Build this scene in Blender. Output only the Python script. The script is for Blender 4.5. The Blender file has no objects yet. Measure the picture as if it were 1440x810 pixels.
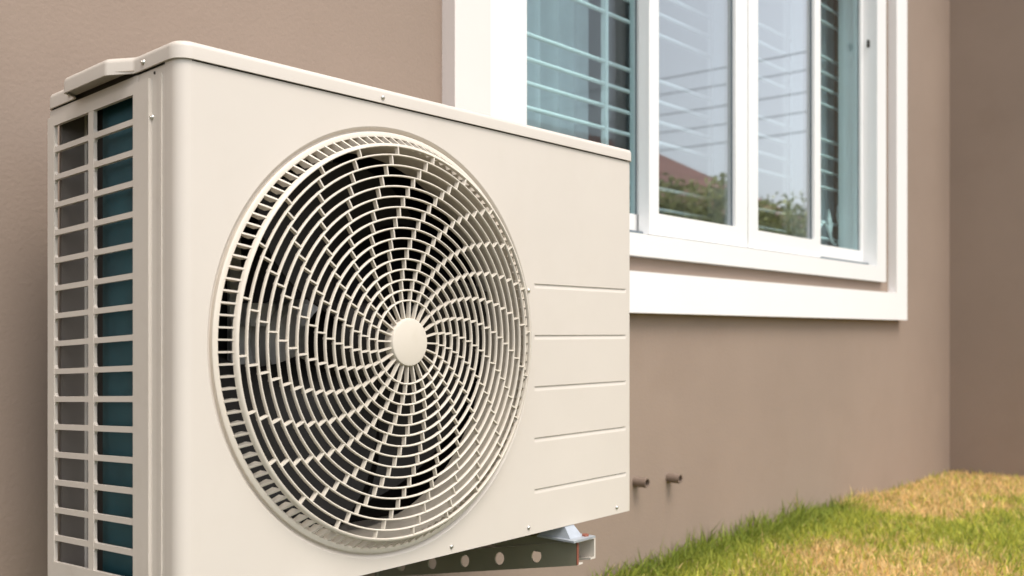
import bpy, bmesh, math, random
import numpy as np
from mathutils import Vector, Matrix

random.seed(7)
rng = np.random.default_rng(11)
scene = bpy.context.scene
C = scene.collection
R = math.radians
G = 0.608                     # camera height above the lawn

# ------------------------------------------------------------------ camera
cam = bpy.data.cameras.new('camera')
cam_o = bpy.data.objects.new('camera', cam)
C.objects.link(cam_o)
cam_o.location = (0, 0, G)
cam_o.rotation_euler = (R(90), 0, R(-49.32))
cam.sensor_width = 36.0
cam.lens = 34.9
cam.shift_y = 0.04375
cam.clip_start = 0.02
cam.clip_end = 2000
cam.dof.use_dof = True
cam.dof.focus_distance = 1.24
cam.dof.aperture_fstop = 6.8
scene.camera = cam_o

# ------------------------------------------------------------------ sky, sun, exposure
SUN_EL, SUN_AZ = 58.0, 188.0          # azimuth clockwise from +Y
world = bpy.data.worlds.new('World')
scene.world = world
world.use_nodes = True
wn = world.node_tree
wn.nodes.clear()
w_out = wn.nodes.new('ShaderNodeOutputWorld')
w_bg = wn.nodes.new('ShaderNodeBackground')
w_sky = wn.nodes.new('ShaderNodeTexSky')
w_sky.sky_type = 'NISHITA'
w_sky.sun_disc = False
w_sky.sun_elevation = R(SUN_EL)
w_sky.sun_rotation = R(SUN_AZ)
w_sky.air_density = 1.0
w_sky.dust_density = 2.4
w_hsv = wn.nodes.new('ShaderNodeHueSaturation')
w_hsv.inputs['Saturation'].default_value = 0.26
w_bg.inputs['Strength'].default_value = 0.15
wn.links.new(w_sky.outputs[0], w_hsv.inputs['Color'])
wn.links.new(w_hsv.outputs[0], w_bg.inputs['Color'])
wn.links.new(w_bg.outputs[0], w_out.inputs['Surface'])

sun = bpy.data.lights.new('sun', 'SUN')
sun.energy = 1.2
sun.angle = R(30)
sun.color = (1.0, 0.90, 0.78)
sun_o = bpy.data.objects.new('sun', sun)
C.objects.link(sun_o)
sd = Vector((math.sin(R(SUN_AZ)) * math.cos(R(SUN_EL)), math.cos(R(SUN_AZ)) * math.cos(R(SUN_EL)), math.sin(R(SUN_EL))))
sun_o.rotation_euler = (-sd).to_track_quat('-Z', 'Y').to_euler()
sun_o.location = sd * 30

scene.view_settings.view_transform = 'Standard'
scene.view_settings.look = 'None'
scene.view_settings.exposure = 0.97
scene.view_settings.gamma = 1.0
scene.view_settings.use_curve_mapping = False
scene.render.engine = 'CYCLES'
scene.cycles.max_bounces = 10
scene.cycles.transparent_max_bounces = 16

# ------------------------------------------------------------------ materials
def new_mat(name):
    m = bpy.data.materials.new(name)
    m.use_nodes = True
    nt = m.node_tree
    b = nt.nodes['Principled BSDF']
    return m, nt, b

def mat(name, col, rough=0.5, metal=0.0, var=0.0, vscale=6.0, bump=0.0, bscale=200.0, spec=0.5,
        rvar=0.0, dirt=None, dirt_scale=14.0, dirt_amt=0.0, bdist=0.001):
    m, nt, b = new_mat(name)
    b.inputs['Roughness'].default_value = rough
    b.inputs['Metallic'].default_value = metal
    b.inputs['Specular IOR Level'].default_value = spec
    tc = nt.nodes.new('ShaderNodeTexCoord')
    src = None
    if var > 0:
        n = nt.nodes.new('ShaderNodeTexNoise')
        n.inputs['Scale'].default_value = vscale
        n.inputs['Detail'].default_value = 5
        n.inputs['Roughness'].default_value = 0.6
        nt.links.new(tc.outputs['Object'], n.inputs['Vector'])
        cr = nt.nodes.new('ShaderNodeValToRGB')
        cr.color_ramp.elements[0].position = 0.25
        cr.color_ramp.elements[1].position = 0.75
        cr.color_ramp.elements[0].color = tuple(c * (1 - var) for c in col) + (1,)
        cr.color_ramp.elements[1].color = tuple(min(1, c * (1 + var)) for c in col) + (1,)
        nt.links.new(n.outputs['Fac'], cr.inputs['Fac'])
        src = cr.outputs['Color']
        if rvar > 0:
            mr = nt.nodes.new('ShaderNodeMapRange')
            mr.inputs['To Min'].default_value = rough - rvar
            mr.inputs['To Max'].default_value = rough + rvar
            nt.links.new(n.outputs['Fac'], mr.inputs['Value'])
            nt.links.new(mr.outputs[0], b.inputs['Roughness'])
    if dirt is not None:
        n2 = nt.nodes.new('ShaderNodeTexNoise')
        n2.inputs['Scale'].default_value = dirt_scale
        n2.inputs['Detail'].default_value = 8
        n2.inputs['Roughness'].default_value = 0.7
        nt.links.new(tc.outputs['Object'], n2.inputs['Vector'])
        mr = nt.nodes.new('ShaderNodeMapRange')
        mr.inputs['From Min'].default_value = 0.52
        mr.inputs['From Max'].default_value = 0.78
        mr.inputs['To Max'].default_value = dirt_amt
        nt.links.new(n2.outputs['Fac'], mr.inputs['Value'])
        mx = nt.nodes.new('ShaderNodeMix')
        mx.data_type = 'RGBA'
        nt.links.new(mr.outputs[0], mx.inputs['Factor'])
        if src is not None:
            nt.links.new(src, mx.inputs['A'])
        else:
            mx.inputs['A'].default_value = tuple(col) + (1,)
        mx.inputs['B'].default_value = tuple(dirt) + (1,)
        src = mx.outputs['Result']
    if src is not None:
        nt.links.new(src, b.inputs['Base Color'])
    else:
        b.inputs['Base Color'].default_value = tuple(col) + (1,)
    if bump > 0:
        nb = nt.nodes.new('ShaderNodeTexNoise')
        nb.inputs['Scale'].default_value = bscale
        nb.inputs['Detail'].default_value = 4
        nt.links.new(tc.outputs['Object'], nb.inputs['Vector'])
        bp = nt.nodes.new('ShaderNodeBump')
        bp.inputs['Strength'].default_value = bump
        bp.inputs['Distance'].default_value = bdist
        nt.links.new(nb.outputs['Fac'], bp.inputs['Height'])
        nt.links.new(bp.outputs[0], b.inputs['Normal'])
    return m

CREAM = (0.605, 0.550, 0.492)
M = {}
M['cream'] = mat('cream_paint', CREAM, 0.42, var=0.025, vscale=5, rvar=0.05, bump=0.10, bscale=900, bdist=0.0003,
                 dirt=(0.46, 0.395, 0.31), dirt_scale=7, dirt_amt=0.13)
M['cream_lightened'] = mat('cream_paint_lightened', (0.64, 0.583, 0.52), 0.45, var=0.03, vscale=9,  # same cream paint, lightened as if more light fell on the side
                      dirt=(0.42, 0.36, 0.28), dirt_scale=22, dirt_amt=0.22)
M['guard'] = mat('cream_plastic', (0.63, 0.570, 0.49), 0.40, var=0.03, vscale=12,
                 dirt=(0.44, 0.38, 0.28), dirt_scale=26, dirt_amt=0.25)
M['shroud'] = mat('shroud_paint', (0.48, 0.43, 0.36), 0.5, var=0.04, vscale=10, dirt=(0.33, 0.28, 0.22), dirt_scale=18, dirt_amt=0.4)
M['inner'] = mat('inner_metal_shaded', (0.016, 0.013, 0.012), 0.6, var=0.2, vscale=14)  # near-black colour stands in for the unlit casing interior; the metal is cream
M['fan'] = mat('fan_plastic', (0.010, 0.0085, 0.0075), 0.55, spec=0.25, var=0.2, vscale=9, dirt=(0.03, 0.027, 0.024), dirt_scale=11, dirt_amt=0.5)
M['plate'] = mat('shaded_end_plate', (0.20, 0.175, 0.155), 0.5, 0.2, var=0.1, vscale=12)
M['motor'] = mat('motor_metal', (0.60, 0.59, 0.57), 0.42, 0.1, var=0.15, vscale=20)
M['screw'] = mat('screw_metal', (0.62, 0.60, 0.56), 0.33, 0.85, var=0.15, vscale=200)
M['galv'] = mat('galvanised_steel', (0.42, 0.45, 0.49), 0.5, 0.4, var=0.12, vscale=40)
M['bracket'] = mat('bracket_paint_shaded', (0.22, 0.21, 0.155), 0.5, var=0.08, vscale=18, dirt=(0.26, 0.21, 0.15), dirt_scale=30, dirt_amt=0.5)  # dark olive holds the shade under the unit; the steel itself is beige
M['rust'] = mat('rust_primer', (0.24, 0.075, 0.045), 0.75, var=0.3, vscale=120)
M['wall'] = mat('taupe_wall_paint', (0.278, 0.213, 0.170), 0.78, var=0.07, vscale=1.9, bump=0.5, bscale=160, spec=0.25, bdist=0.0012,
                dirt=(0.245, 0.183, 0.142), dirt_scale=4.5, dirt_amt=0.45)
M['white'] = mat('white_window_paint', (0.78, 0.775, 0.77), 0.38, var=0.012, vscale=5)
M['trim'] = mat('white_trim_paint', (0.80, 0.785, 0.78), 0.5, var=0.015, vscale=4, bump=0.15, bscale=90)
M['bar'] = mat('white_grille_paint', (0.80, 0.81, 0.80), 0.4, var=0.02, vscale=30)
M['curtain'] = mat('curtain_cloth', (0.82, 0.84, 0.87), 0.9, var=0.05, vscale=20, spec=0.1)
M['room'] = mat('room_paint', (0.66, 0.66, 0.68), 0.8, var=0.05, vscale=3)
M['pipe'] = mat('painted_pipe', (0.19, 0.14, 0.11), 0.6, var=0.08, vscale=30)
M['gasket'] = mat('rubber_gasket', (0.12, 0.15, 0.17), 0.6)
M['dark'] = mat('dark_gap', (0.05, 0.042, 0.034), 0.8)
M['soffit'] = mat('soffit_paint', (0.7, 0.69, 0.66), 0.7, var=0.03)
M['rooftile'] = mat('red_roof_tile', (0.46, 0.25, 0.20), 0.7, var=0.25, vscale=3)
M['nwall'] = mat('neighbour_wall_paint', (0.42, 0.37, 0.25), 0.8, var=0.08)
M['nglass'] = mat('neighbour_glass', (0.03, 0.04, 0.05), 0.1)
M['wood'] = mat('concrete_pole', (0.32, 0.31, 0.29), 0.8, var=0.1)
M['wire'] = mat('black_cable', (0.02, 0.02, 0.02), 0.6)

def fin_mat(name, col, col2, axis_scale):
    m, nt, b = new_mat(name)
    tc = nt.nodes.new('ShaderNodeTexCoord')
    wv = nt.nodes.new('ShaderNodeTexWave')
    wv.wave_type = 'BANDS'
    wv.bands_direction = 'Y' if axis_scale[1] else 'X'
    wv.inputs['Scale'].default_value = 150
    wv.inputs['Distortion'].default_value = 0.3
    nt.links.new(tc.outputs['Object'], wv.inputs['Vector'])
    nz = nt.nodes.new('ShaderNodeTexNoise')
    nz.inputs['Scale'].default_value = 26
    nz.inputs['Detail'].default_value = 5
    nt.links.new(tc.outputs['Object'], nz.inputs['Vector'])
    mx = nt.nodes.new('ShaderNodeMix')
    mx.data_type = 'RGBA'
    mx.inputs['A'].default_value = tuple(col) + (1,)
    mx.inputs['B'].default_value = tuple(col2) + (1,)
    nt.links.new(nz.outputs['Fac'], mx.inputs['Factor'])
    nt.links.new(mx.outputs['Result'], b.inputs['Base Color'])
    bp = nt.nodes.new('ShaderNodeBump')
    bp.inputs['Strength'].default_value = 0.7
    bp.inputs['Distance'].default_value = 0.001
    nt.links.new(wv.outputs['Fac'], bp.inputs['Height'])
    nt.links.new(bp.outputs[0], b.inputs['Normal'])
    b.inputs['Roughness'].default_value = 0.35
    b.inputs['Metallic'].default_value = 0.3
    return m
M['coil'] = fin_mat('coil_fins', (0.006, 0.045, 0.060), (0.022, 0.125, 0.155), (0, 1))
M['coil_dark'] = fin_mat('rear_coil_fins_shaded', (0.012, 0.02, 0.024), (0.02, 0.03, 0.035), (1, 0))  # same coil darkened, interior shade put into the colour

def glass_mat(name, tint, boost=2.0):
    m = bpy.data.materials.new(name)
    m.use_nodes = True
    nt = m.node_tree
    nt.nodes.clear()
    out = nt.nodes.new('ShaderNodeOutputMaterial')
    tr = nt.nodes.new('ShaderNodeBsdfTransparent')
    tr.inputs['Color'].default_value = tuple(tint) + (1,)
    gl = nt.nodes.new('ShaderNodeBsdfGlossy')
    gl.inputs['Roughness'].default_value = 0.0
    fr = nt.nodes.new('ShaderNodeFresnel')
    fr.inputs['IOR'].default_value = 1.52
    mu = nt.nodes.new('ShaderNodeMath')
    mu.operation = 'MULTIPLY'
    mu.use_clamp = True
    mu.inputs[1].default_value = boost
    mx = nt.nodes.new('ShaderNodeMixShader')
    ge = nt.nodes.new('ShaderNodeNewGeometry')       # both faces of the sheet reflect alike
    mi = nt.nodes.new('ShaderNodeMix')
    mi.inputs['A'].default_value = 1.52
    mi.inputs['B'].default_value = 1 / 1.52
    nt.links.new(ge.outputs['Backfacing'], mi.inputs['Factor'])
    nt.links.new(mi.outputs['Result'], fr.inputs['IOR'])
    nt.links.new(fr.outputs[0], mu.inputs[0])
    nt.links.new(mu.outputs[0], mx.inputs['Fac'])
    nt.links.new(tr.outputs[0], mx.inputs[1])
    nt.links.new(gl.outputs[0], mx.inputs[2])
    nt.links.new(mx.outputs[0], out.inputs['Surface'])
    return m
M['glass'] = glass_mat('window_glass', (0.85, 0.945, 0.955), 1.0)
M['glass_sliding'] = glass_mat('reflective_sliding_glass', (0.88, 0.95, 0.98), 3.6)

def ground_mat():
    m, nt, b = new_mat('lawn_soil')
    tc = nt.nodes.new('ShaderNodeTexCoord')
    n = nt.nodes.new('ShaderNodeTexNoise'); n.inputs['Scale'].default_value = 2.2; n.inputs['Detail'].default_value = 7
    nt.links.new(tc.outputs['Object'], n.inputs['Vector'])
    cr = nt.nodes.new('ShaderNodeValToRGB')
    e = cr.color_ramp.elements
    e[0].position = 0.3; e[0].color = (0.035, 0.040, 0.012, 1)
    e[1].position = 0.7; e[1].color = (0.085, 0.065, 0.035, 1)
    nt.links.new(n.outputs['Fac'], cr.inputs['Fac'])
    nt.links.new(cr.outputs['Color'], b.inputs['Base Color'])
    n2 = nt.nodes.new('ShaderNodeTexNoise'); n2.inputs['Scale'].default_value = 60; n2.inputs['Detail'].default_value = 6
    nt.links.new(tc.outputs['Object'], n2.inputs['Vector'])
    bp = nt.nodes.new('ShaderNodeBump'); bp.inputs['Strength'].default_value = 0.8; bp.inputs['Distance'].default_value = 0.02
    nt.links.new(n2.outputs['Fac'], bp.inputs['Height'])
    nt.links.new(bp.outputs[0], b.inputs['Normal'])
    b.inputs['Roughness'].default_value = 0.95
    return m
M['ground'] = ground_mat()

def leaf_mat(name, attr, trans=0.35):
    m = bpy.data.materials.new(name)
    m.use_nodes = True
    nt = m.node_tree
    b = nt.nodes['Principled BSDF']
    out = nt.nodes['Material Output']
    a = nt.nodes.new('ShaderNodeAttribute'); a.attribute_name = attr
    nt.links.new(a.outputs['Color'], b.inputs['Base Color'])
    b.inputs['Roughness'].default_value = 0.6
    b.inputs['Specular IOR Level'].default_value = 0.25
    t = nt.nodes.new('ShaderNodeBsdfTranslucent')
    nt.links.new(a.outputs['Color'], t.inputs['Color'])
    mx = nt.nodes.new('ShaderNodeMixShader'); mx.inputs['Fac'].default_value = trans
    nt.links.new(b.outputs[0], mx.inputs[1]); nt.links.new(t.outputs[0], mx.inputs[2])
    nt.links.new(mx.outputs[0], out.inputs['Surface'])
    return m
M['grass'] = leaf_mat('grass_blades', 'tone', 0.45)
M['leaf'] = leaf_mat('hedge_leaves', 'tone', 0.25)

# ------------------------------------------------------------------ mesh helpers
def finish(name, bm, m, parent=None, smooth=30, bevel=0.0, bseg=2, loc=None, weighted=False):
    if bevel > 0:
        es = [e for e in bm.edges if len(e.link_faces) == 2 and e.calc_face_angle(0) > 0.6]
        bmesh.ops.bevel(bm, geom=es, offset=bevel, segments=bseg, profile=0.5, affect='EDGES', clamp_overlap=True)
    bmesh.ops.recalc_face_normals(bm, faces=bm.faces[:])
    me = bpy.data.meshes.new(name)
    bm.to_mesh(me)
    bm.free()
    o = link(name, me, m, parent, smooth, loc)
    if smooth and (bevel > 0 or weighted):
        wm = o.modifiers.new('weighted', 'WEIGHTED_NORMAL')
        wm.keep_sharp = True
        wm.weight = 90
    return o

def link(name, me, m, parent=None, smooth=30, loc=None):
    if m is not None:
        me.materials.append(m if not isinstance(m, str) else M[m])
    if smooth:
        for p in me.polygons:
            p.use_smooth = True
        me.set_sharp_from_angle(angle=R(smooth))
    o = bpy.data.objects.new(name, me)
    C.objects.link(o)
    if parent is not None:
        o.parent = parent
    if loc is not None:
        o.location = loc
    return o

def copy_obj(o, parent=None, loc=None, rot=None):
    c = o.copy()
    C.objects.link(c)
    c.parent = parent if parent is not None else o.parent
    if loc is not None: c.location = loc
    if rot is not None: c.rotation_euler = rot
    return c

def box(bm, x0, x1, y0, y1, z0, z1):
    vs = [bm.verts.new((x, y, z)) for x in (x0, x1) for y in (y0, y1) for z in (z0, z1)]
    for f in ((0, 1, 3, 2), (4, 6, 7, 5), (0, 4, 5, 1), (2, 3, 7, 6), (0, 2, 6, 4), (1, 5, 7, 3)):
        bm.faces.new([vs[i] for i in f])
    return vs

def BX(*a):
    bm = bmesh.new()
    box(bm, *a)
    return bm

def shear(bm, s=0.0444):
    for v in bm.verts:
        v.co.z -= s * v.co.y
    return bm

def lathe(bm, prof, n, cx=0, cz=0, closed=False, axis='Y'):
    """revolve (r, y) profile about the Y axis through (cx, cz)"""
    rings = []
    for k in range(n):
        a = 2 * math.pi * k / n
        rings.append([bm.verts.new((cx - r * math.cos(a), y, cz + r * math.sin(a))) for r, y in prof])
    m = len(prof)
    for k in range(n):
        A, B = rings[k], rings[(k + 1) % n]
        for i in range(m if closed else m - 1):
            j = (i + 1) % m
            bm.faces.new((A[i], A[j], B[j], B[i]))
    return rings

def tube(bm, pts, r, n=8, cap=True):
    pts = [Vector(p) for p in pts]
    rings = []
    up = None
    for i, p in enumerate(pts):
        if i == 0: t = pts[1] - pts[0]
        elif i == len(pts) - 1: t = pts[-1] - pts[-2]
        else: t = pts[i + 1] - pts[i - 1]
        t.normalize()
        if up is None:
            up = Vector((0, 0, 1)) if abs(t.z) < 0.9 else Vector((0, 1, 0))
        a = t.cross(up).normalized()
        b = a.cross(t).normalized()
        up = b
        rr = r[i] if isinstance(r, (list, tuple)) else r
        rings.append([bm.verts.new(p + (a * math.cos(2 * math.pi * k / n) + b * math.sin(2 * math.pi * k / n)) * rr) for k in range(n)])
    for A, B in zip(rings, rings[1:]):
        for k in range(n):
            bm.faces.new((A[k], A[(k + 1) % n], B[(k + 1) % n], B[k]))
    if cap:
        bm.faces.new(rings[0][::-1])
        bm.faces.new(rings[-1])
    return rings

def empty(name, loc, label=None, cat=None, group=None):
    o = bpy.data.objects.new(name, None)
    C.objects.link(o)
    o.location = loc
    tag(o, label, cat, group)
    return o

def tag(o, label=None, cat=None, group=None, kind=None):
    if label: o['label'] = label
    if cat: o['category'] = cat
    if group: o['group'] = group
    if kind: o['kind'] = kind
    return o

# ------------------------------------------------------------------ ground
bm = bmesh.new()
vs = [bm.verts.new(p) for p in ((-300, -300, 0), (300, -300, 0), (300, 300, 0), (-300, 300, 0))]
bm.faces.new(vs)
tag(finish('ground', bm, 'ground', smooth=0), kind='structure')

# ------------------------------------------------------------------ house
YW = 1.32
XR = 4.35                                  # the wall that returns towards the viewer
YR = 0.70
EAVE = 5.6
house = empty('house', (0, YW, 0), 'taupe painted house wall with a white sliding window and a projecting corner', 'house')
HL = Vector((0, -YW, 0))                   # children keep world coordinates
def hp(o):
    o.parent = house
    o.location = HL
    return o

WX0, WX1, WZ0, WZ1 = 1.44, 3.567, G + 0.1805, G + 1.42
bm = bmesh.new()
X0 = -5.0
outer = [(X0, 0), (XR + 0.1, 0), (XR + 0.1, EAVE), (X0, EAVE)]
inner = [(WX0, WZ0), (WX1, WZ0), (WX1, WZ1), (WX0, WZ1)]
fo = [bm.verts.new((x, YW, z)) for x, z in outer]; fi = [bm.verts.new((x, YW, z)) for x, z in inner]
bo = [bm.verts.new((x, YW + 0.2, z)) for x, z in outer]; bi = [bm.verts.new((x, YW + 0.2, z)) for x, z in inner]
for k in range(4):
    j = (k + 1) % 4
    bm.faces.new((fo[k], fo[j], fi[j], fi[k]))
    bm.faces.new((bo[k], bo[j], bi[j], bi[k]))
    bm.faces.new((fi[k], fi[j], bi[j], bi[k]))
    bm.faces.new((fo[k], fo[j], bo[j], bo[k]))
hp(finish('wall', bm, 'wall', smooth=0))
bm = BX(XR, 9.5, YR, YW + 0.8, 0, EAVE)
hp(finish('projecting_wall', bm, 'wall', smooth=0, bevel=0.006))
# rooms behind the window
bm = BX(0.2, XR - 0.05, YW + 0.19, 4.8, 0.02, 3.0)
bmesh.ops.delete(bm, geom=[f for f in bm.faces if all(v.co.y < YW + 0.3 for v in f.verts)], context='FACES')
hp(finish('room_wall', bm, 'room', smooth=0))
# eaves and roof
bm = bmesh.new()
for (x0, x1, y0, z0) in ((X0 - 0.5, XR - 0.35, YW - 0.45, EAVE), (XR - 0.4, 10.0, YR - 0.4, EAVE + 0.02)):
    y1 = 9.0
    ym = (y0 + y1) / 2
    h = 1.9
    v = [bm.verts.new(p) for p in ((x0, y0, z0), (x1, y0, z0), (x1, y1, z0), (x0, y1, z0),
                                   (x0, y0, z0 + 0.16), (x1, y0, z0 + 0.16), (x1, y1, z0 + 0.16), (x0, y1, z0 + 0.16),
                                   (x0, ym, z0 + h), (x1, ym, z0 + h))]
    for f in ((0, 1, 2, 3), (0, 1, 5, 4), (2, 3, 7, 6), (4, 5, 9, 8), (6, 7, 8, 9), (0, 4, 8, 7, 3), (1, 5, 9, 6, 2)):
        bm.faces.new([v[i] for i in f])
hp(finish('roof', bm, 'rooftile', smooth=0))

# white raised trim around the window
T0, T1 = 1.335, 3.75
TZ0, TZ1 = G + 0.0468, G + 1.56
TW = 0.097
bm = bmesh.new()
o_ = [(T0, TZ0), (T1, TZ0), (T1, TZ1), (T0, TZ1)]
i_ = [(T0 + TW, TZ0 + TW), (T1 - TW - 0.012, TZ0 + TW), (T1 - TW - 0.012, TZ1 - TW), (T0 + TW, TZ1 - TW)]
ya, yb = YW - 0.031, YW + 0.004
A = [[bm.verts.new((x, y, z)) for x, z in l] for l in (o_, i_) for y in (ya, yb)]
for k in range(4):
    j = (k + 1) % 4
    bm.faces.new((A[0][k], A[0][j], A[2][j], A[2][k]))
    bm.faces.new((A[0][k], A[0][j], A[1][j], A[1][k]))
    bm.faces.new((A[2][k], A[2][j], A[3][j], A[3][k]))
hp(finish('window_trim', bm, 'trim', bevel=0.003))
M['casing'] = mat('cream_casing_paint', (0.70, 0.645, 0.615), 0.55, var=0.02, vscale=5)
bm = BX(T0 - 0.0015, T0 + TW + 0.0012, YW - 0.0335, YW + 0.003, TZ0 + 0.16, TZ1 + 0.002)
hp(finish('side_casing', bm, M['casing'], bevel=0.006, bseg=3))

# fixed frame, tracks
FY = 1.312
bm = bmesh.new()
FB = G + 0.2338
def frame_ring(bm, x0, x1, z0, z1, wl, wr, wb, wt, y0, y1):
    o = [(x0, z0), (x1, z0), (x1, z1), (x0, z1)]
    i = [(x0 + wl, z0 + wb), (x1 - wr, z0 + wb), (x1 - wr, z1 - wt), (x0 + wl, z1 - wt)]
    L = [[bm.verts.new((x, y, z)) for x, z in l] for l in (o, i) for y in (y0, y1)]
    for k in range(4):
        j = (k + 1) % 4
        bm.faces.new((L[0][k], L[0][j], L[2][j], L[2][k]))
        bm.faces.new((L[1][k], L[1][j], L[3][j], L[3][k]))
        bm.faces.new((L[0][k], L[0][j], L[1][j], L[1][k]))
        bm.faces.new((L[2][k], L[2][j], L[3][j], L[3][k]))
frame_ring(bm, WX0 + 0.001, WX1 - 0.001, WZ0 + 0.001, WZ1 - 0.001, 0.090, 0.086, 0.0533, 0.05, FY - 0.012, 1.44)
wf = hp(finish('window_frame', bm, 'white', bevel=0.0025))
bm = BX(WX0 + 0.092, WX1 - 0.088, FY + 0.018, FY + 0.028, FB - 0.004, FB + 0.012)
finish('track_rail', bm, 'gasket', wf)  # dark gasket colour paints the shadow line below the sashes

def sash(x0, x1, z0, z1, wl, wr, wb, y0, y1, gm='glass'):
    bm = bmesh.new()
    frame_ring(bm, x0, x1, z0, z1, wl, wr, wb, 0.055, y0, y1)
    s = hp(finish('sash', bm, 'white', bevel=0.002))
    bm = BX(x0 + wl - 0.004, x1 - wr + 0.004, (y0 + y1) / 2 - 0.0025, (y0 + y1) / 2 + 0.0025, z0 + wb - 0.004, z1 - 0.055 + 0.004)
    g = finish('pane', bm, gm, s, smooth=0)
    # dark rubber gasket round the pane
    bm = bmesh.new()
    frame_ring(bm, x0 + wl - 0.001, x1 - wr + 0.001, z0 + wb - 0.001, z1 - 0.054, 0.003, 0.003, 0.003, 0.003, (y0 + y1) / 2 - 0.006, (y0 + y1) / 2 - 0.003)
    finish('gasket', bm, M['gasket'], s, smooth=0)
    return s
ST = WZ1 - 0.048
s1 = sash(1.531, 2.080, FB + 0.002, ST, 0.088, 0.03, 0.053, 1.350, 1.378)
s2 = sash(2.035, 2.538, FB + 0.005, ST, 0.043, 0.069, 0.053, FY, FY + 0.030, 'glass_sliding')
s3 = sash(2.543, 3.030, FB + 0.005, ST, 0.059, 0.045, 0.053, FY, FY + 0.030, 'glass_sliding')
s4 = sash(2.985, 3.480, FB + 0.002, ST, 0.04, 0.018, 0.053, 1.350, 1.378)
for (xa_, xb_) in ((2.574, 2.662), (3.098, 3.186)):
    bm = BX(xa_, xb_, 1.395, 1.44, FB, ST + 0.002)
    finish('inner_mullion', bm, 'white', wf, bevel=0.002)
# latch keeper on the jamb
bm = bmesh.new()
box(bm, 3.4785, 3.4815, 1.326, 1.336, G + 1.008, G + 1.032)
tube(bm, [(3.479, 1.331, G + 1.02), (3.468, 1.329, G + 1.02), (3.466, 1.328, G + 1.032)], 0.0025, 8)
finish('latch', bm, 'dark', wf)

# grille of bars inside the glass
gr_bm = bmesh.new()
GY = 1.468
verts_x = [1.535, 2.07, 2.61, 3.11, 3.575]
gx0, gx1 = 1.40, 3.60
for x in (gx0, gx1):
    box(gr_bm, x - 0.01, x + 0.01, GY - 0.008, GY + 0.008, G + 0.26, G + 1.44)
for z in (G + 0.255, G + 1.44):
    box(gr_bm, gx0 - 0.012, gx1 + 0.012, GY - 0.009, GY + 0.009, z - 0.01, z + 0.01)
grille = hp(finish('security_grille', gr_bm, 'bar', bevel=0.001))
for z in (0.3375, 0.395, 0.520, 0.577, 0.633, 0.690, 0.816, 0.873, 0.929, 0.986, 1.111, 1.168, 1.225, 1.281):
    bm = bmesh.new()
    tube(bm, [(gx0, GY, G + z), (gx1, GY, G + z)], 0.0056, 8)
    finish('bar', bm, 'bar', grille)
for x in verts_x:
    bm = BX(x - 0.006, x + 0.006, GY - 0.0075, GY + 0.0075, G + 0.256, G + 1.44)
    finish('upright', bm, 'bar', grille, bevel=0.001)
def scroll(cx):
    bm = bmesh.new()
    zc = G + 0.372
    pts = []
    for k in range(40):                              # S-scroll
        t = k / 39
        pts.append((cx - 0.20 + 0.40 * t, GY - 0.012, zc - 0.018 + 0.036 * math.sin(t * math.pi * 4 + 0.6)))
    tube(bm, pts, 0.0046, 6)
    for (x, z, a, s) in ((cx - 0.12, zc + 0.035, 0.1, .9), (cx - 0.02, zc + 0.065, -0.3, 1.05), (cx + 0.08, zc + 0.025, 0.25, 1.0), (cx + 0.165, zc + 0.070, -0.1, 1.1)):
        prof = [(0, -0.042), (0.010, -0.03), (0.019, -0.012), (0.013, -0.006), (0.017, 0.012), (0.009, 0.017), (0.0, 0.045)]
        loop = [(px, pz) for px, pz in prof] + [(-px, pz) for px, pz in prof[-2:0:-1]]
        front, back = [], []
        for px, pz in loop:
            X = (px * math.cos(a) - pz * math.sin(a)) * s + x
            Z = (px * math.sin(a) + pz * math.cos(a)) * s + z
            front.append(bm.verts.new((X, GY - 0.015, Z)))
            back.append(bm.verts.new((X, GY - 0.010, Z)))
        bm.faces.new(front); bm.faces.new(back[::-1])
        n = len(loop)
        for k in range(n):
            bm.faces.new((front[k], front[(k + 1) % n], back[(k + 1) % n], back[k]))
        tube(bm, [(x, GY - 0.012, z - 0.03), (x + 0.012, GY - 0.012, zc - 0.02)], 0.003, 6)
    finish('leaf_scroll', bm, 'bar', grille)
scroll(3.36)


# pipe stubs sticking out of the wall
for (x, z) in ((1.985, G - 0.355), (2.134, G - 0.362)):
    bm = bmesh.new()
    prof = [(0.0, -0.0), (0.0085, 0.0), (0.0085, -0.038), (0.0085, -0.044), (0.0112, -0.044), (0.0112, 0.004)]
    prof = [(0.0085, 0.0), (0.0085, -0.035), (0.0112, -0.0355), (0.0115, -0.034), (0.0115, 0.004)]
    lathe(bm, [(r, YW + y) for r, y in prof], 20, x, z)
    hp(finish('pipe_stub', bm, 'pipe'))

# ------------------------------------------------------------------ curtains (hang inside)
def curtain(x0, x1, y, label, amp=0.022, wl=0.085, ph=0.0, ztop=1.50, zbot=0.02):
    bm = bmesh.new()
    n = int((x1 - x0) / 0.008)
    top, bot = [], []
    for k in range(n + 1):
        x = x0 + (x1 - x0) * k / n
        a = 2 * math.pi * (x / wl) + ph + 0.6 * math.sin(x * 9.1 + ph)
        yy = y + amp * math.sin(a) * (0.75 + 0.25 * math.sin(x * 23))
        top.append(bm.verts.new((x, yy * 1.0, G + ztop)))
        bot.append(bm.verts.new((x + 0.006 * math.sin(a * 0.5), y + (yy - y) * 1.15, G + zbot)))
    for k in range(n):
        bm.faces.new((top[k], top[k + 1], bot[k + 1], bot[k]))
    r = bmesh.ops.solidify(bm, geom=bm.faces[:], thickness=0.0015)
    tag(finish('curtain', bm, 'curtain', smooth=60), label, 'curtain')
curtain(1.30, 2.17, 1.60, 'pale pleated curtain behind the window pane beside the air conditioner')
curtain(3.20, 3.562, 1.499, 'pale pleated curtain behind the window pane next to the projecting wall', amp=0.011, wl=0.062, ph=1.3, ztop=1.422, zbot=0.180)
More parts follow.
